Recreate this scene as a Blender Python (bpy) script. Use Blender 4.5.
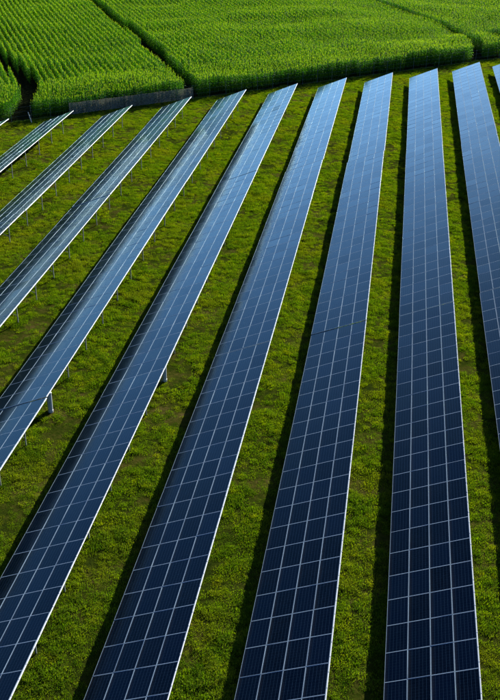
import bpy, bmesh, math, random
from mathutils import Matrix, Vector, noise as mnoise

random.seed(7)
for o in list(bpy.data.objects):
    bpy.data.objects.remove(o)
scene = bpy.context.scene
COL = scene.collection

# ------------------------------------------------------------------ camera
CAM_POS = Vector((0.0, 0.0, 32.82))
CAM_R = Vector((0.98834184, 0.15163977, 0.01363016))
CAM_U = Vector((-0.08453847, 0.47212455, 0.87746889))
CAM_F = Vector((-0.12662405, 0.86839149, -0.47943984))
FPX = 969.26                       # focal length in pixels of a 500 x 700 picture
cam_data = bpy.data.cameras.new('camera')
cam = bpy.data.objects.new('camera', cam_data)
COL.objects.link(cam)
cam_data.sensor_fit = 'VERTICAL'
cam_data.sensor_height = 36.0
cam_data.sensor_width = 36.0
cam_data.lens = 36.0 * FPX / 700.0
cam_data.clip_start = 0.5
cam_data.clip_end = 6000
m = Matrix((CAM_R, CAM_U, -CAM_F)).transposed().to_4x4()
m.translation = CAM_POS
cam.matrix_world = m
scene.camera = cam

# ------------------------------------------------------------------ sky, sun, exposure
SUN_DIR = Vector((1.02, 2.60, 1.0)).normalized()      # towards the sun
SUN_EL = math.asin(SUN_DIR.z)
SUN_AZ = math.atan2(SUN_DIR.x, SUN_DIR.y)            # clockwise from +Y
world = bpy.data.worlds.new('World')
scene.world = world
world.use_nodes = True
wn = world.node_tree
wn.nodes.clear()
sky = wn.nodes.new('ShaderNodeTexSky')
sky.sky_type = 'NISHITA'
sky.sun_disc = False
sky.sun_elevation = SUN_EL
sky.sun_rotation = SUN_AZ
sky.air_density = 0.6
sky.dust_density = 1.0
sky.altitude = 0
sky.ozone_density = 6.0
bg = wn.nodes.new('ShaderNodeBackground')
bg.inputs['Strength'].default_value = 0.078
wo = wn.nodes.new('ShaderNodeOutputWorld')
wn.links.new(sky.outputs[0], bg.inputs['Color'])
wn.links.new(bg.outputs[0], wo.inputs['Surface'])

sun_data = bpy.data.lights.new('sun', 'SUN')
sun_data.energy = 5.0
sun_data.angle = math.radians(0.5)
sun_data.color = (1.0, 0.95, 0.84)
sun = bpy.data.objects.new('sun', sun_data)
COL.objects.link(sun)
sun.location = (40, 40, 60)
sun.rotation_euler = SUN_DIR.to_track_quat('Z', 'Y').to_euler()

scene.render.engine = 'CYCLES'
vs = scene.view_settings
vs.view_transform = 'Standard'
vs.look = 'None'
vs.exposure = 1.6
vs.gamma = 1.0
vs.use_curve_mapping = False
scene.render.resolution_x = 731
scene.render.resolution_y = 1024
scene.cycles.max_bounces = 6
scene.cycles.transparent_max_bounces = 8


def to_pixel(P):
    d = P - CAM_POS
    z = d.dot(CAM_F)
    if z < 1:
        return None
    return 250 + FPX * d.dot(CAM_R) / z, 350 - FPX * d.dot(CAM_U) / z


def in_view(x, y, z, mg=45):
    q = to_pixel(Vector((x, y, z)))
    return q is not None and -mg < q[0] < 500 + mg and -mg < q[1] < 700 + mg


# ------------------------------------------------------------------ helpers
def link(name, data, parent=None):
    o = bpy.data.objects.new(name, data)
    COL.objects.link(o)
    if parent is not None:
        o.parent = parent
    return o


def tag(o, label=None, cat=None, group=None, kind=None):
    if label: o['label'] = label
    if cat: o['category'] = cat
    if group: o['group'] = group
    if kind: o['kind'] = kind
    return o


def mesh_from(name, verts, faces, mats=(), fmat=None, smooth=False):
    me = bpy.data.meshes.new(name)
    me.from_pydata([tuple(v) for v in verts], [], faces)
    for mt in mats:
        me.materials.append(mt)
    if fmat:
        me.polygons.foreach_set('material_index', fmat)
    if smooth:
        me.polygons.foreach_set('use_smooth', [True] * len(me.polygons))
    me.update()
    return me


BOXF = [(0, 3, 2, 1), (4, 5, 6, 7), (0, 1, 5, 4), (1, 2, 6, 5), (2, 3, 7, 6), (3, 0, 4, 7)]


class MB:
    def __init__(self):
        self.v = []
        self.f = []

    def box(self, x0, x1, y0, y1, z0, z1):
        n = len(self.v)
        self.v += [(x0, y0, z0), (x1, y0, z0), (x1, y1, z0), (x0, y1, z0), (x0, y0, z1), (x1, y0, z1), (x1, y1, z1), (x0, y1, z1)]
        self.f += [tuple(n + i for i in q) for q in BOXF]
        return self

    def tube(self, a, b, r0, r1=None, seg=8, cap=True):
        r1 = r0 if r1 is None else r1
        a = Vector(a); b = Vector(b)
        d = (b - a).normalized()
        up = Vector((0, 0, 1)) if abs(d.z) < .9 else Vector((1, 0, 0))
        s = d.cross(up).normalized(); t = s.cross(d)
        n = len(self.v)
        for c, r in ((a, r0), (b, r1)):
            for k in range(seg):
                w = 2 * math.pi * k / seg
                self.v.append(tuple(c + s * (r * math.cos(w)) + t * (r * math.sin(w))))
        for k in range(seg):
            self.f.append((n + k, n + seg + k, n + seg + (k + 1) % seg, n + (k + 1) % seg))
        if cap:
            self.f.append(tuple(n + k for k in range(seg)))
            self.f.append(tuple(n + seg + k for k in reversed(range(seg))))
        return self

    def mesh(self, name, mat, smooth=False):
        return mesh_from(name, self.v, self.f, [mat], None, smooth)


# ------------------------------------------------------------------ materials
def new_mat(name):
    mt = bpy.data.materials.new(name)
    mt.use_nodes = True
    nt = mt.node_tree
    return mt, nt, nt.nodes['Principled BSDF'], nt.nodes['Material Output']


def N(nt, typ, **kw):
    n = nt.nodes.new(typ)
    for k, v in kw.items():
        setattr(n, k, v)
    return n


def mathn(nt, op, a, b=None, c=None, clamp=False):
    n = nt.nodes.new('ShaderNodeMath')
    n.operation = op
    n.use_clamp = clamp
    for i, v in enumerate((a, b, c)):
        if v is None: continue
        if isinstance(v, (int, float)): n.inputs[i].default_value = v
        else: nt.links.new(v, n.inputs[i])
    return n.outputs[0]


def ramp(nt, fac, stops):
    n = nt.nodes.new('ShaderNodeValToRGB')
    el = n.color_ramp.elements
    while len(el) < len(stops): el.new(0.5)
    for e, (p, c) in zip(el, stops):
        e.position = p
        e.color = (*c, 1)
    nt.links.new(fac, n.inputs[0])
    return n.outputs[0]


def noise(nt, vec, scale, detail=4, rough=.55):
    n = nt.nodes.new('ShaderNodeTexNoise')
    n.inputs['Scale'].default_value = scale
    n.inputs['Detail'].default_value = detail
    n.inputs['Roughness'].default_value = rough
    nt.links.new(vec, n.inputs['Vector'])
    return n.outputs['Fac']


def mixc(nt, fac, a, b, mode='MIX'):
    n = nt.nodes.new('ShaderNodeMix')
    n.data_type = 'RGBA'
    n.blend_type = mode
    for s, v in ((n.inputs[0], fac), (n.inputs[6], a), (n.inputs[7], b)):
        if isinstance(v, (int, float)): s.default_value = v
        elif isinstance(v, tuple): s.default_value = (*v, 1)
        else: nt.links.new(v, s)
    return n.outputs[2]


def simple(name, col, rough=.5, metal=0., var=.12, scale=6.):
    mt, nt, b, out = new_mat(name)
    tc = N(nt, 'ShaderNodeTexCoord')
    f = noise(nt, tc.outputs['Object'], scale, 5, .6)
    c = ramp(nt, f, [(.3, tuple(v * (1 - var) for v in col)), (.7, tuple(min(1, v * (1 + var)) for v in col))])
    nt.links.new(c, b.inputs['Base Color'])
    b.inputs['Roughness'].default_value = rough
    b.inputs['Metallic'].default_value = metal
    if rough > .9: b.inputs['Specular IOR Level'].default_value = 0.
    return mt


def leaf_material(name, stops, scale, trans, tint, rough=.55, spec=.25, boost=1.15, dry=None):
    """two-sided leaf: diffuse and gloss plus light let through"""
    mt, nt, b, out = new_mat(name)
    geo = N(nt, 'ShaderNodeNewGeometry')
    f = noise(nt, geo.outputs['Position'], scale, 4, .6)
    oi = N(nt, 'ShaderNodeObjectInfo')
    f2 = mathn(nt, 'ADD', mathn(nt, 'MULTIPLY', f, .62), mathn(nt, 'MULTIPLY', oi.outputs['Random'], .38))
    c = ramp(nt, f2, stops)
    if dry:
        w = noise(nt, geo.outputs['Position'], .17, 5, .62)
        wf = mathn(nt, 'MULTIPLY', mathn(nt, 'SUBTRACT', w, .50, clamp=True), 5., clamp=True)
        c = mixc(nt, mathn(nt, 'MULTIPLY', wf, .75), c, dry)
    at = N(nt, 'ShaderNodeAttribute', attribute_name='tint')
    c = mixc(nt, at.outputs['Fac'], c, tint)
    nt.links.new(c, b.inputs['Base Color'])
    b.inputs['Roughness'].default_value = rough
    b.inputs['Specular IOR Level'].default_value = spec
    tr = N(nt, 'ShaderNodeBsdfTranslucent')
    hs = N(nt, 'ShaderNodeHueSaturation')
    hs.inputs['Value'].default_value = boost
    hs.inputs['Saturation'].default_value = 1.1
    nt.links.new(c, hs.inputs['Color'])
    nt.links.new(hs.outputs[0], tr.inputs['Color'])
    mx = N(nt, 'ShaderNodeMixShader')
    mx.inputs[0].default_value = trans
    nt.links.new(b.outputs[0], mx.inputs[1])
    nt.links.new(tr.outputs[0], mx.inputs[2])
    nt.links.new(mx.outputs[0], out.inputs['Surface'])
    return mt


PW, PL = 1.005, 1.665          # one module, across the slope and along the row
PX, PY = 1.02, 1.68            # pitch


def panel_glass():
    mt, nt, b, out = new_mat('panel_glass')
    uv = N(nt, 'ShaderNodeUVMap')
    sp = N(nt, 'ShaderNodeSeparateXYZ')
    nt.links.new(uv.outputs[0], sp.inputs[0])
    u, v = sp.outputs[0], sp.outputs[1]            # metres

    def line(coord, pitch, off, half):
        t = mathn(nt, 'FRACT', mathn(nt, 'DIVIDE', mathn(nt, 'ADD', coord, off), pitch))
        d = mathn(nt, 'MULTIPLY', mathn(nt, 'ABSOLUTE', mathn(nt, 'SUBTRACT', t, .5)), pitch)
        return mathn(nt, 'LESS_THAN', d, half)
    cu, cv = .159, .1625
    gap = mathn(nt, 'MAXIMUM', line(u, cu, cu / 2, .0035), line(v, cv, cv / 2, .0010))
    bus = line(u, cu / 3, 0, .0013)
    oi = N(nt, 'ShaderNodeObjectInfo')
    geo = N(nt, 'ShaderNodeNewGeometry')
    base = ramp(nt, oi.outputs['Random'], [(0, (.0002, .0011, .0040)), (.5, (.0003, .0019, .0074)), (1, (.0005, .0031, .0125))])
    # each cell a slightly different blue
    cellv = N(nt, 'ShaderNodeCombineXYZ')
    nt.links.new(mathn(nt, 'FLOOR', mathn(nt, 'DIVIDE', u, cu)), cellv.inputs[0])
    nt.links.new(mathn(nt, 'FLOOR', mathn(nt, 'DIVIDE', v, cv)), cellv.inputs[1])
    nt.links.new(mathn(nt, 'MULTIPLY', oi.outputs['Random'], 71.), cellv.inputs[2])
    wn_ = N(nt, 'ShaderNodeTexWhiteNoise')
    nt.links.new(cellv.outputs[0], wn_.inputs[0])
    base = mixc(nt, mathn(nt, 'MULTIPLY', wn_.outputs['Value'], .45), base, (.0009, .0036, .011))
    col = mixc(nt, mathn(nt, 'MULTIPLY', bus, .55), base, (.009, .026, .050))
    col = mixc(nt, mathn(nt, 'MULTIPLY', gap, .8), col, (.025, .052, .092))
    # thin film of dust in drifts
    dust = noise(nt, geo.outputs['Position'], .7, 6, .65)
    dustf = mathn(nt, 'MULTIPLY', mathn(nt, 'SUBTRACT', dust, .42, clamp=True), .10)
    col = mixc(nt, dustf, col, (.028, .034, .040))
    low = mathn(nt, 'MULTIPLY', mathn(nt, 'SUBTRACT', 1., mathn(nt, 'DIVIDE', u, .16, clamp=True), clamp=True), dust)
    col = mixc(nt, mathn(nt, 'MULTIPLY', low, .25), col, (.05, .05, .045))
    nt.links.new(col, b.inputs['Base Color'])
    b.inputs['Roughness'].default_value = .6
    b.inputs['Specular IOR Level'].default_value = 0.
    # anti-reflection glass: almost no mirror straight on, a strong one at a glancing angle
    lw = N(nt, 'ShaderNodeLayerWeight')
    lw.inputs['Blend'].default_value = .5
    fres = mathn(nt, 'ADD', mathn(nt, 'MULTIPLY', mathn(nt, 'POWER', lw.outputs['Facing'], 5.), 1.35), .0005, clamp=True)
    gl = N(nt, 'ShaderNodeBsdfGlossy')
    gl.inputs['Color'].default_value = (.66, .96, 1.0, 1)
    nt.links.new(mathn(nt, 'ADD', mathn(nt, 'MULTIPLY', dust, .12), .10), gl.inputs['Roughness'])
    mx = N(nt, 'ShaderNodeMixShader')
    nt.links.new(fres, mx.inputs[0])
    nt.links.new(b.outputs[0], mx.inputs[1])
    nt.links.new(gl.outputs[0], mx.inputs[2])
    nt.links.new(mx.outputs[0], out.inputs['Surface'])
    return mt


M = {}
M['glass'] = panel_glass()
M['backsheet'] = simple('panel_backsheet', (.55, .56, .57), .6)
M['alu'] = simple('aluminium_frame', (.22, .30, .38), .50, .1, .08)
M['rail'] = simple('bright_aluminium', (.55, .57, .58), .5, .1, .10)
M['steel'] = simple('galvanised_steel', (.13, .15, .14), .65, .1, .25, 9)
M['cabinet'] = simple('grey_cabinet_paint', (.34, .37, .38), .5, 0, .12)
M['post_green'] = simple('fence_post_paint', (.055, .075, .06), .6, .1)
M['wire'] = simple('fence_wire', (.16, .19, .18), .5, .6)
M['stake'] = simple('weathered_stake', (.55, .50, .40), .8)
M['grass'] = leaf_material('grass_blades',
    [(.28, (.028, .072, .006)), (.42, (.058, .124, .008)), (.56, (.092, .170, .010)), (.74, (.165, .200, .014))],
    .55, .50, (.20, .21, .03), .7, .0, 1.5, (.150, .165, .016))
M['corn'] = leaf_material('corn_leaves',
    [(.28, (.026, .112, .008)), (.5, (.060, .188, .011)), (.74, (.120, .250, .014))],
    .12, .52, (.20, .27, .03), .65, .04, 1.5)


def shade_net():
    mt, nt, b, out = new_mat('grey_shade_net')
    geo = N(nt, 'ShaderNodeTexCoord')
    f = noise(nt, geo.outputs['Object'], 2.2, 5, .6)
    c = ramp(nt, f, [(.3, (.13, .13, .095)), (.7, (.20, .20, .15))])
    nt.links.new(c, b.inputs['Base Color'])
    b.inputs['Roughness'].default_value = .8
    tr = N(nt, 'ShaderNodeBsdfTransparent')
    tl = N(nt, 'ShaderNodeBsdfTranslucent')
    nt.links.new(c, tl.inputs['Color'])
    m1 = N(nt, 'ShaderNodeMixShader'); m1.inputs[0].default_value = .2
    nt.links.new(b.outputs[0], m1.inputs[1]); nt.links.new(tl.outputs[0], m1.inputs[2])
    m2 = N(nt, 'ShaderNodeMixShader')
    hole = noise(nt, geo.outputs['Object'], .9, 4, .6)
    nt.links.new(mathn(nt, 'ADD', mathn(nt, 'MULTIPLY', hole, .9), .05, clamp=True), m2.inputs[0])
    nt.links.new(m1.outputs[0], m2.inputs[1]); nt.links.new(tr.outputs[0], m2.inputs[2])
    nt.links.new(m2.outputs[0], out.inputs['Surface'])
    return mt


M['net'] = shade_net()


def ground_material():
    mt, nt, b, out = new_mat('meadow_ground')
    geo = N(nt, 'ShaderNodeNewGeometry')
    P = geo.outputs['Position']
    a = noise(nt, P, .35, 6, .6)
    d = noise(nt, P, 3.5, 6, .65)
    f = mathn(nt, 'ADD', mathn(nt, 'MULTIPLY', a, .6), mathn(nt, 'MULTIPLY', d, .4))
    c = ramp(nt, f, [(.34, (.010, .017, .003)), (.47, (.022, .032, .003)), (.58, (.046, .044, .008)), (.70, (.095, .068, .026))])
    nt.links.new(c, b.inputs['Base Color'])
    b.inputs['Roughness'].default_value = .95
    b.inputs['Specular IOR Level'].default_value = 0.
    bp = N(nt, 'ShaderNodeBump')
    bp.inputs['Strength'].default_value = .8
    bp.inputs['Distance'].default_value = .08
    nt.links.new(noise(nt, P, 9, 6, .7), bp.inputs['Height'])
    nt.links.new(bp.outputs[0], b.inputs['Normal'])
    return mt


M['ground'] = ground_material()
M['soil'] = simple('field_soil', (.010, .012, .005), .95, 0, .45, 1.4)

# ------------------------------------------------------------------ the setting: ground to the horizon
EX, EY, ES = -40.0, 117.2, .82                 # corn edge: y = EY + ES (x - EX)


def edge_y(x):
    return EY + ES * (x - EX)


bmv, bmf = [], []
xs = [-3000, -1200, -500, -200, -110] + [-80 + 2 * i for i in range(71)] + [90, 200, 500, 1200, 3000]
ys = [-3000, -1200, -400, -100, -20, 5] + [20 + 2 * i for i in range(80)] + [200, 240, 320, 500, 1200, 3000]


def ground_z(x, y):
    if -82 < x < 62 and 18 < y < 182:
        return -.03 + .035 * math.sin(x * .9 + 1.3 * math.sin(y * .31)) * math.sin(y * .53 + x * .2) - .02
    return -.05


for y in ys:
    for x in xs:
        bmv.append((x, y, ground_z(x, y)))
nx = len(xs)
for j in range(len(ys) - 1):
    for i in range(nx - 1):
        bmf.append((j * nx + i, j * nx + i + 1, (j + 1) * nx + i + 1, (j + 1) * nx + i))
ground = link('ground', mesh_from('ground', bmv, bmf, [M['ground']], smooth=True))
tag(ground, 'rough green meadow ground under and between the solar rows', 'ground', kind='structure')

# soil of the corn field, then standing crop far beyond the frame
x0, x1 = -180, 120
fe = link('field_soil', mesh_from('field_soil', [(x0, edge_y(x0) + .3, .03), (x1, edge_y(x1) + .3, .03), (x1 + 200, edge_y(x1) + 400, .03), (x0 - 200, edge_y(x0) + 600, .03)],
                                  [(0, 1, 2, 3)], [M['soil']]))
tag(fe, 'dark bare soil under the corn', 'soil', kind='structure')
# low wooded hills on the horizon: outside the frame, mirrored by the panels of the left rows
hv, hf = [], []
na = 90
for k in range(na + 1):
    a = math.radians(-75 + 150 * k / na)
    R0 = 1500 + 120 * math.sin(3.1 * a + .4)
    top = 118 + 16 * math.sin(5.3 * a + 1) + 9 * math.sin(13 * a) + 4 * math.sin(37 * a + 2) + random.uniform(-2, 2)
    for rr_, z in ((R0 - 260, -1), (R0 - 120, top * .55), (R0, top), (R0 + 300, top * .8), (R0 + 700, -1)):
        hv.append((rr_ * math.sin(a), rr_ * math.cos(a), z))
for k in range(na):
    for j in range(4):
        a = k * 5 + j
        hf.append((a, a + 1, a + 6, a + 5))
hills = link('hills', mesh_from('hills', hv, hf, [simple('wooded_hills', (.095, .085, .065), .95, 0, .4, .02)], smooth=True))
tag(hills, 'low wooded hills along the horizon beyond the corn', 'hills', kind='structure')
# ------------------------------------------------------------------ solar tables
TILT = math.radians(22.4)
CT, ST = math.cos(TILT), math.sin(TILT)
LOW = 0.70                       # height of the low (left) edge
ROW0, ROWP = 1.642, 6.163
SLOPE_W = 4 * PX - (PX - PW)

# panel meshes -----------------------------------------------------
fw, fh = .013, .036
hx, hy = PW / 2, PL / 2
mb = MB()
mb.box(-hx, -hx + fw, -hy, hy, -fh, 0).box(hx - fw, hx, -hy, hy, -fh, 0)
mb.box(-hx + fw, hx - fw, -hy, -hy + fw, -fh, 0).box(-hx + fw, hx - fw, hy - fw, hy, -fh, 0)
FRAME_ME = mb.mesh('panel_frame', M['alu'])
gx, gy = hx - fw + .001, hy - fw + .001
gv = [(-gx, -gy, -.012), (gx, -gy, -.012), (gx, gy, -.012), (-gx, gy, -.012), (-gx, -gy, -.004), (gx, -gy, -.004), (gx, gy, -.004), (-gx, gy, -.004)]
GLASS_ME = mesh_from('panel', gv, BOXF, [M['glass'], M['backsheet']], [1, 0, 1, 1, 1, 1])
uvl = GLASS_ME.uv_layers.new(name='UVMap')
for lp in GLASS_ME.loops:
    co = GLASS_ME.vertices[lp.vertex_index].co
    uvl.data[lp.index].uv = (co.x + .477, co.y + .8125)

BENT = 4.2
SETB = .75                       # rear posts stand this far in from the high edge (plan)


def slope(s, n=0.0):
    """a point s up the slope and n off the panel plane -> x, z"""
    return s * CT - n * ST, LOW + s * ST + n * CT


# post profiles (C-section) and beams, shared by all tables
def c_post(h):
    mb = MB()
    mb.box(-.036, .036, -.03, -.024, -.35, h).box(-.036, -.030, -.024, .03, -.35, h).box(.030, .036, -.024, .03, -.35, h)
    return mb


rx = SLOPE_W * CT - SETB
fx = .80
REAR_ME = c_post(LOW + rx / CT * ST - .20).mesh('post', M['steel'])
FRONT_ME = c_post(LOW + fx / CT * ST - .20).mesh('post', M['steel'])
RAFTER_ME = MB().box(.25, SLOPE_W - .25, -.03, .03, -.20, -.10).mesh('rafter', M['steel'])
BRACE_ME = MB().tube((rx - .02, 0, .55), (fx + .7, 0, LOW + (fx + .7) / CT * ST - .17), .022).mesh('brace', M['steel'])
PURLIN = {}


def purlin_mesh(L):
    k = round(L, 2)
    if k not in PURLIN:
        PURLIN[k] = MB().box(-.025, .025, 0, L, -.098, -.042).mesh('purlin', M['steel'])
    return PURLIN[k]


EDGE = {}


def edge_mesh(L):
    k = round(L, 2)
    if k not in EDGE:
        mb = MB()
        mb.box(.004, .030, 0, L, -.055, -.004)
        y = PY / 2 + .4
        while y < L - .1:                     # clamps sit on the rail every half module
            mb.box(.002, .038, y - .05, y + .05, -.04, .006)
            y += PY / 2
        EDGE[k] = mb.mesh('edge_rail', M['rail'])
    return EDGE[k]


def solar_table(row_x, y0, n, label, rnd, dz=0.):
    L = n * PY
    t = link('solar_table', None)
    t.empty_display_size = .3
    t.location = (row_x + rnd.gauss(0, .02), y0, rnd.gauss(0, .008))
    t.rotation_euler = (rnd.gauss(0, .0004), rnd.gauss(0, .0018), rnd.gauss(0, .0005))
    tag(t, label, 'solar table', 'solar tables standing in parallel rows')
    ph = rnd.uniform(0, 6.28)
    for j in range(n):
        for i in range(4):
            s = PW / 2 + i * PX
            x, z = slope(s, rnd.uniform(-.002, .002) + .012 * math.sin((j + .5) * PY * .16 + ph))
            p = link('panel', GLASS_ME, t)
            p.location = (x, (j + .5) * PY, z)
            p.rotation_euler = (rnd.gauss(0, .0038), -TILT + rnd.gauss(0, .0038), 0)
            f = link('frame', FRAME_ME, p)
    for s in (.30, 1.35, 2.70, 3.75):
        x, z = slope(s)
        o = link('purlin', purlin_mesh(L - .1), t)
        o.location = (x, .05, z); o.rotation_euler = (0, -TILT, 0)
    x, z = slope(SLOPE_W)
    o = link('edge_rail', edge_mesh(L), t)
    o.location = (x, 0, z); o.rotation_euler = (0, -TILT, 0)
    nb = int(round(L / BENT))
    for k in range(nb):
        y = (k + .5) * L / nb + rnd.uniform(-.05, .05)
        o = link('post', REAR_ME, t); o.location = (rx, y, 0); o.rotation_euler = (rnd.gauss(0, .008), rnd.gauss(0, .008), 0)
        o = link('post', FRONT_ME, t); o.location = (fx, y, 0)
        o = link('rafter', RAFTER_ME, t); o.location = (0, y + .075, LOW); o.rotation_euler = (0, -TILT, 0)
        o = link('brace', BRACE_ME, t); o.location = (0, y, 0)
    return t


ORD = {1: 'first', 2: 'second', 3: 'third', 4: 'fourth', 5: 'fifth', 6: 'sixth', 7: 'seventh', 8: 'eighth', 9: 'ninth', 10: 'tenth', 11: 'eleventh'}
# row index (0 = the row under the camera), first gap, tables in view
G1 = {2: 75.4, 1: 70.6, 0: 65.3, -1: 61.2, -2: 56.9, -3: 52.0, -4: 47.4, -5: 42.4, -6: 36.9, -7: 32.9, -8: 28.1}
NEAR = (1, 0, -1, -2, -3, -4)
MID = (1, 0, -1, -2, -3, -4, -5, -6)
GAP = .07
LAB_NEAR = 'dark navy solar table closest to the camera in the {} row from the left'
LAB_MID = 'middle blue solar table of the {} row counted from the left'
LAB_FAR = 'far solar table ending beside the corn, {} row from the left'
rnd = random.Random(3)
for i in sorted(G1, reverse=True):
    x = ROW0 + i * ROWP
    od = ORD[i + 9]
    if i in NEAR:
        solar_table(x, G1[i] - GAP / 2 - 24 * PY, 24, LAB_NEAR.format(od), rnd)
    if i in MID:
        solar_table(x, G1[i] + GAP / 2, 24, LAB_MID.format(od), rnd)
    solar_table(x, G1[i] + GAP * 1.5 + 24 * PY, 22, LAB_FAR.format(od), rnd)

# ------------------------------------------------------------------ grey cable cabinets at the table gaps
def lathe(prof, seg, cx=0, cy=0):
    v, f = [], []
    for r, z in prof:
        for k in range(seg):
            a = 2 * math.pi * k / seg
            v.append((cx + r * math.cos(a), cy + r * math.sin(a), z))
    for j in range(len(prof) - 1):
        for k in range(seg):
            f.append((j * seg + k, j * seg + (k + 1) % seg, (j + 1) * seg + (k + 1) % seg, (j + 1) * seg + k))
    f.append(tuple(reversed(range(seg))))
    f.append(tuple((len(prof) - 1) * seg + k for k in range(seg)))
    return v, f


for i, y, where in ((-3, 54.3, 'sixth'), (-4, 49.3, 'fifth')):
    x = ROW0 + i * ROWP + SLOPE_W * CT - .55
    c = link('cable_cabinet', None)
    c.location = (x, y, 0)
    tag(c, 'light grey upright drum under the high edge of the %s row from the left' % where, 'cabinet', 'grey cable drums at the table gaps')
    v, f = lathe([(.165, -.1), (.165, .10), (.15, .11), (.15, 1.28), (.158, 1.29), (.158, 1.36), (.12, 1.40), (.02, 1.41)], 24)
    link('drum', mesh_from('drum', v, f, [M['cabinet']], smooth=False), c)
    d = link('door', MB().box(-.07, .07, -.162, -.148, .35, 1.1).mesh('door', M['cabinet']), c)
    link('latch', MB().box(.04, .055, -.172, -.160, .68, .78).mesh('latch', M['steel']), d)
    link('conduit', MB().tube((-.12, .18, -.1), (-.12, .18, 1.75), .03, seg=10).mesh('conduit', M['steel']), c)

# ------------------------------------------------------------------ fence along the corn
fence = link('boundary_fence', None)
ed = Vector((1, ES, 0)).normalized()
en = Vector((ES, -1, 0)).normalized()         # towards the meadow
F0 = Vector((-58, edge_y(-58), 0)) + en * .45
fence.location = F0
ang = math.atan2(ed.y, ed.x)
fence.rotation_euler = (0, 0, ang)
tag(fence, 'wire fence with slim posts and grey netting along the corn edge', 'fence')
POST_ME = MB().tube((0, 0, -.3), (0, 0, 1.78), .024, seg=8).tube((0, 0, 1.78), (0, 0, 1.80), .030, seg=8).mesh('fence_post', M['post_green'])
SP = 2.5
nposts = 41
net_posts = [k for k in range(nposts) if -41.5 < (F0 + ed * (k * SP)).x < -28.5]
for k in range(nposts):
    o = link('post', POST_ME, fence)
    o.location = (k * SP, 0, 0)
    o.rotation_euler = (random.gauss(0, .012), random.gauss(0, .012), 0)
for z in (.12, .65, 1.2, 1.74):
    o = link('wire', MB().tube((0, -.04, 0), ((nposts - 1) * SP, -.04, 0), .006, seg=5).mesh('wire', M['wire']), fence)
    o.location = (0, 0, z)
for k in net_posts:
    # a sagging sheet of netting, bulged a little between its posts
    v, f = [], []
    nu, nv = 8, 5
    ph = random.uniform(0, 6)
    for th in (0, .012):
        for a in range(nu + 1):
            for b_ in range(nv + 1):
                u = a / nu; w = b_ / nv
                bul = .05 * math.sin(math.pi * u) * math.sin(math.pi * w) + .015 * math.sin(5 * u + ph + 3 * w)
                sag = .05 * math.sin(math.pi * u) * w
                v.append((.03 + u * (SP - .06), .035 + bul + th, (.05 + w * 1.48 - sag)))
    n2 = (nu + 1) * (nv + 1)
    q = lambda a, b_, s: s * n2 + a * (nv + 1) + b_
    for a in range(nu):
        for b_ in range(nv):
            f.append((q(a, b_, 0), q(a, b_ + 1, 0), q(a + 1, b_ + 1, 0), q(a + 1, b_, 0)))
            f.append((q(a, b_, 1), q(a + 1, b_, 1), q(a + 1, b_ + 1, 1), q(a, b_ + 1, 1)))
    o = link('net_panel', mesh_from('net_panel', v, f, [M['net']], smooth=True), fence)
    o.location = (k * SP, 0, 0)
    o['label'] = 'grey shade netting panel'

# leaning stake near the mouth of the left track
s = link('marker_stake', MB().box(-.05, .05, -.02, .02, -.2, 1.25).box(-.035, .035, -.022, -.0205, .95, 1.15).mesh('marker_stake', M['stake']))
s.location = (-43.9, edge_y(-43.9) - 1.6, 0)
s.rotation_euler = (0, math.radians(-14), .3)
tag(s, 'small pale leaning stake at the mouth of the left corn track', 'stake')

# ------------------------------------------------------------------ scattering by geometry nodes
def scatter(name, pts, sources, mat):
    """pts: (x, y, z, rotz, tiltx, tilty, scale, idx)"""
    coll = bpy.data.collections.new(name + '_kinds')
    for o in sources:
        coll.objects.link(o)
    me = bpy.data.meshes.new(name)
    me.from_pydata([p[:3] for p in pts], [], [])
    a = me.attributes.new('rot', 'FLOAT_VECTOR', 'POINT')
    a.data.foreach_set('vector', [c for p in pts for c in (p[4], p[5], p[3])])
    a = me.attributes.new('scl', 'FLOAT_VECTOR', 'POINT')
    a.data.foreach_set('vector', [c for p in pts for c in (p[6], p[6], p[6] * p[8])])
    a = me.attributes.new('kind_index', 'INT', 'POINT')
    a.data.foreach_set('value', [p[7] for p in pts])
    me.materials.append(mat)
    o = link(name, me)
    ng = bpy.data.node_groups.new(name + '_scatter', 'GeometryNodeTree')
    ng.interface.new_socket('Geometry', in_out='INPUT', socket_type='NodeSocketGeometry')
    ng.interface.new_socket('Geometry', in_out='OUTPUT', socket_type='NodeSocketGeometry')
    gi = ng.nodes.new('NodeGroupInput'); go = ng.nodes.new('NodeGroupOutput')
    ci = ng.nodes.new('GeometryNodeCollectionInfo')
    ci.inputs['Collection'].default_value = coll
    ci.inputs['Separate Children'].default_value = True
    ci.inputs['Reset Children'].default_value = True
    ip = ng.nodes.new('GeometryNodeInstanceOnPoints')
    ip.inputs['Pick Instance'].default_value = True

    def attr(nm, ty):
        n = ng.nodes.new('GeometryNodeInputNamedAttribute')
        n.data_type = ty
        n.inputs['Name'].default_value = nm
        return n.outputs['Attribute']
    er = ng.nodes.new('FunctionNodeEulerToRotation')
    L = ng.links.new
    L(attr('rot', 'FLOAT_VECTOR'), er.inputs[0])
    L(gi.outputs[0], ip.inputs['Points'])
    L(ci.outputs[0], ip.inputs['Instance'])
    L(attr('kind_index', 'INT'), ip.inputs['Instance Index'])
    L(er.outputs[0], ip.inputs['Rotation'])
    L(attr('scl', 'FLOAT_VECTOR'), ip.inputs['Scale'])
    L(ip.outputs[0], go.inputs[0])
    md = o.modifiers.new('scatter', 'NODES')
    md.node_group = ng
    return o


def source_object(name, verts, faces, tints, mat):
    me = mesh_from(name, verts, faces, [mat])
    a = me.attributes.new('tint', 'FLOAT', 'POINT')
    a.data.foreach_set('value', tints)
    return bpy.data.objects.new(name, me)


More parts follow.
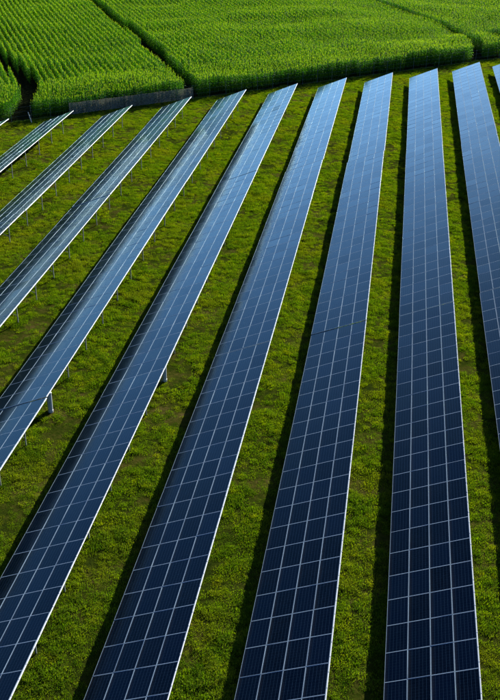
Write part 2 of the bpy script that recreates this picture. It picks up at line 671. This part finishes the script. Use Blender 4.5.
# corn plants -------------------------------------------------------
def corn_plant(seed):
    r = random.Random(seed)
    v, f, t = [], [], []
    H = r.uniform(2.06, 2.18)
    lean = (r.uniform(-.05, .05), r.uniform(-.05, .05))

    def stalk(z):
        return Vector((lean[0] * z / H, lean[1] * z / H, z))
    for z, w in ((0, .022), (H, .012)):
        c = stalk(z)
        for k in range(3):
            a = k * 2.094
            v.append((c.x + w * math.cos(a), c.y + w * math.sin(a), z)); t.append(.1)
    f += [(0, 1, 4, 3), (1, 2, 5, 4), (2, 0, 3, 5)]
    az = 0.
    nl = r.randint(9, 11)
    for k in range(nl):
        q = k / (nl - 1)
        z0 = .35 + q * (H - .45)
        az += math.pi + r.gauss(0, .30)
        Lf = (.34 + .17 * math.sin(math.pi * (q * .85 + .1))) * r.uniform(.85, 1.15)
        if q > .7: Lf *= .8
        up = r.uniform(.9, 1.3) if q > .5 else r.uniform(.65, 1.05)
        w = r.uniform(.038, .052)
        base = stalk(z0)
        d = Vector((math.cos(az), math.sin(az), 0))
        sd = Vector((-d.y, d.x, 0))
        n0 = len(v)
        pos = base.copy()
        ang_ = up
        segs = 4
        for s_ in range(segs + 1):
            ws = w * (.7, 1, .95, .65, .04)[s_]
            tw = sd * ws + Vector((0, 0, ws * .35 * r.uniform(-1, 1)))
            v.append(tuple(pos - tw)); v.append(tuple(pos + tw))
            tt = .0 if s_ < 3 else .12 * r.random()
            if q < .25: tt += .25 * r.random()
            t += [tt, tt]
            pos = pos + (d * math.cos(ang_) + Vector((0, 0, math.sin(ang_)))) * (Lf / segs)
            ang_ -= r.uniform(.45, .75)
        for s_ in range(segs):
            a = n0 + 2 * s_
            f.append((a, a + 1, a + 3, a + 2))
    # tassel
    top = stalk(H)
    for k in range(5):
        a = r.uniform(0, 6.28)
        e = top + Vector((.11 * math.cos(a), .11 * math.sin(a), r.uniform(.18, .34)))
        sd = Vector((-math.sin(a), math.cos(a), 0)) * .012
        n0 = len(v)
        v += [tuple(top - sd), tuple(top + sd), tuple(e)]
        t += [.5, .5, .95]
        f.append((n0, n0 + 1, n0 + 2))
    return source_object('corn_plant_kind', v, f, t, M['corn'])


corn_kinds = [corn_plant(100 + k) for k in range(10)]

P1 = [(-72, 213), (-60.5, 191.4), (-41.9, 158.1), (-26.3, 126.4), (-26, 124)]
P2 = [(-17, 223.6), (-6.7, 204.6), (-.6, 193), (5.4, 181.5), (8.6, 175.3), (10.9, 169.6), (12.0, 165.0), (12.4, 157.0)]
P3 = [(-75, 163), (-57.9, 138.3), (-53.5, 132.5), (-49.4, 126.5), (-46.9, 120.5), (-45.4, 113), (-45.2, 108)]


def seg_dist(x, y, poly):
    best = 1e9
    for (ax, ay), (bx, by) in zip(poly, poly[1:]):
        dx, dy = bx - ax, by - ay
        t = max(0, min(1, ((x - ax) * dx + (y - ay) * dy) / (dx * dx + dy * dy)))
        best = min(best, math.hypot(x - ax - t * dx, y - ay - t * dy))
    return best


CD = Vector((.463, -.886, 0)).normalized()     # direction of the drilled rows
CN = Vector((-CD.y, CD.x, 0))
RS, PS = .88, .18
corn_pts = []
rr = random.Random(11)
HEAD = 9.5


def corn_try(x, y, a):
    if not in_view(x, y, 1.2, 60):
        return
    if seg_dist(x, y, P1) < 1.0 or seg_dist(x, y, P2) < .98 or seg_dist(x, y, P3) < 1.25:
        return
    g = math.sin(x * .21 + 1.1 * math.sin(y * .13)) * math.sin(y * .17 + .6 * math.sin(x * .11))
    sc = 1.02 + .09 * g * abs(g) + .15 * mnoise.fractal((x * .10, y * .10, 0.), 1., 2., 3) + rr.gauss(0, .035)
    corn_pts.append((x, y, 0, a + rr.gauss(0, .6) + (math.pi if rr.random() < .5 else 0), rr.gauss(0, .04), rr.gauss(0, .04), sc, rr.randrange(10), 1.))


origin = Vector((-30, 150, 0))
for i in range(-140, 140):
    for j in range(-420, 420):
        p = origin + CN * (i * RS + rr.gauss(0, .03)) + CD * (j * PS + rr.uniform(-.06, .06))
        if p.y > 232 or p.x < -105 or p.x > 45: continue
        if (Vector((p.x - EX, p.y - EY, 0)).dot(-en)) < HEAD + .4: continue
        corn_try(p.x, p.y, math.atan2(CD.y, CD.x))
for i in range(int(HEAD / RS / .9) + 1):
    for j in range(-160, 560):
        p = Vector((EX, EY, 0)) - en * (.35 + i * RS * .9 + rr.gauss(0, .07)) + ed * (j * PS * .75 + rr.uniform(-.06, .06))
        if i == 0 and mnoise.noise((p.x * .35, p.y * .35, 3.)) > .12: continue
        corn_try(p.x, p.y, ang)
corn = scatter('corn_field', corn_pts, corn_kinds, M['corn'])
tag(corn, 'dense green corn standing in rows behind the solar tables', 'corn', kind='stuff')

# meadow grass: thin round the spots where the soil was turned by the posts and cabinets
BARE = [(-25.9, 81.2, 1.1), (-25.6, 83.6, .8), (-26.1, 79.8, .7), (-12.7, 54.8, .9), (-12.3, 56.6, .6), (-13.0, 51.2, 1.0), (-19.0, 47.4, 1.0), (-17.6, 48.6, .6),
        (-8.6, 63.0, .8), (-31.9, 81.8, .9), (-32.4, 79.6, .8), (-37.6, 98.2, .9), (-1.2, 45.5, .5), (-8.0, 40.6, .6), (-15.0, 41.0, .6), (-2.0, 58.0, .5), (-20.5, 66.0, .6)]


def bare(x, y):
    return max(math.exp(-((x - a) ** 2 + ((y - b_) * .6) ** 2) / (r * r)) for a, b_, r in BARE)


# ------------------------------------------------------
def grass_tuft(seed, nb, rad, h0, h1):
    r = random.Random(seed)
    v, f, t = [], [], []
    for k in range(nb):
        a = r.uniform(0, 6.283); q = rad * math.sqrt(r.random())
        bx, by = q * math.cos(a), q * math.sin(a)
        h = r.uniform(h0, h1) * (1.15 - .5 * q / rad)
        az = r.uniform(0, 6.283)
        dx, dy = math.cos(az), math.sin(az)
        w = r.uniform(.005, .010)
        b1, b2 = h * r.uniform(.1, .35), h * r.uniform(.4, 1.0)
        n0 = len(v)
        sx, sy = -dy * w, dx * w
        v += [(bx - sx, by - sy, -.02), (bx + sx, by + sy, -.02),
              (bx + dx * b1 + sx * .8, by + dy * b1 + sy * .8, h * .6), (bx + dx * b1 - sx * .8, by + dy * b1 - sy * .8, h * .6),
              (bx + dx * b2, by + dy * b2, h * r.uniform(.75, 1.0))]
        tt = r.random() ** 3 * .8
        t += [tt * .4, tt * .4, tt * .6, tt * .6, tt]
        f += [(n0, n0 + 1, n0 + 2, n0 + 3), (n0 + 3, n0 + 2, n0 + 4)]
    return source_object('grass_tuft_kind', v, f, t, M['grass'])


grass_kinds = [grass_tuft(300 + k, 70, .34, .05, .12) for k in range(6)] + [grass_tuft(400 + k, 70, .24, .10, .20) for k in range(3)]
grass_pts = []
gr = random.Random(5)
for _ in range(190000):
    y = gr.uniform(24, 172)
    x = gr.uniform(-62, 24)
    if y > edge_y(x) + .2: continue
    if not in_view(x, y, 0, 30): continue
    g = min(1., max(0., .5 + .75 * mnoise.fractal((x * .42, y * .42, 1.7), 1., 2., 4)))
    if gr.random() > .30 + 1.0 * g: continue
    if gr.random() < .85 * bare(x, y): continue
    big = gr.random() < .06 + .34 * g * g
    sc = gr.uniform(.7, 1.3) * (.65 + .65 * g)
    grass_pts.append((x, y, ground_z(x, y), gr.uniform(0, 6.283), gr.gauss(0, .08), gr.gauss(0, .08), sc, 6 + gr.randrange(3) if big else gr.randrange(6), 1.))
grass = scatter('meadow_grass', grass_pts, grass_kinds, M['grass'])
tag(grass, 'rough yellow-green meadow grass between the solar rows', 'grass', kind='stuff')
print('corn', len(corn_pts), 'grass', len(grass_pts), 'objects', len(bpy.data.objects))
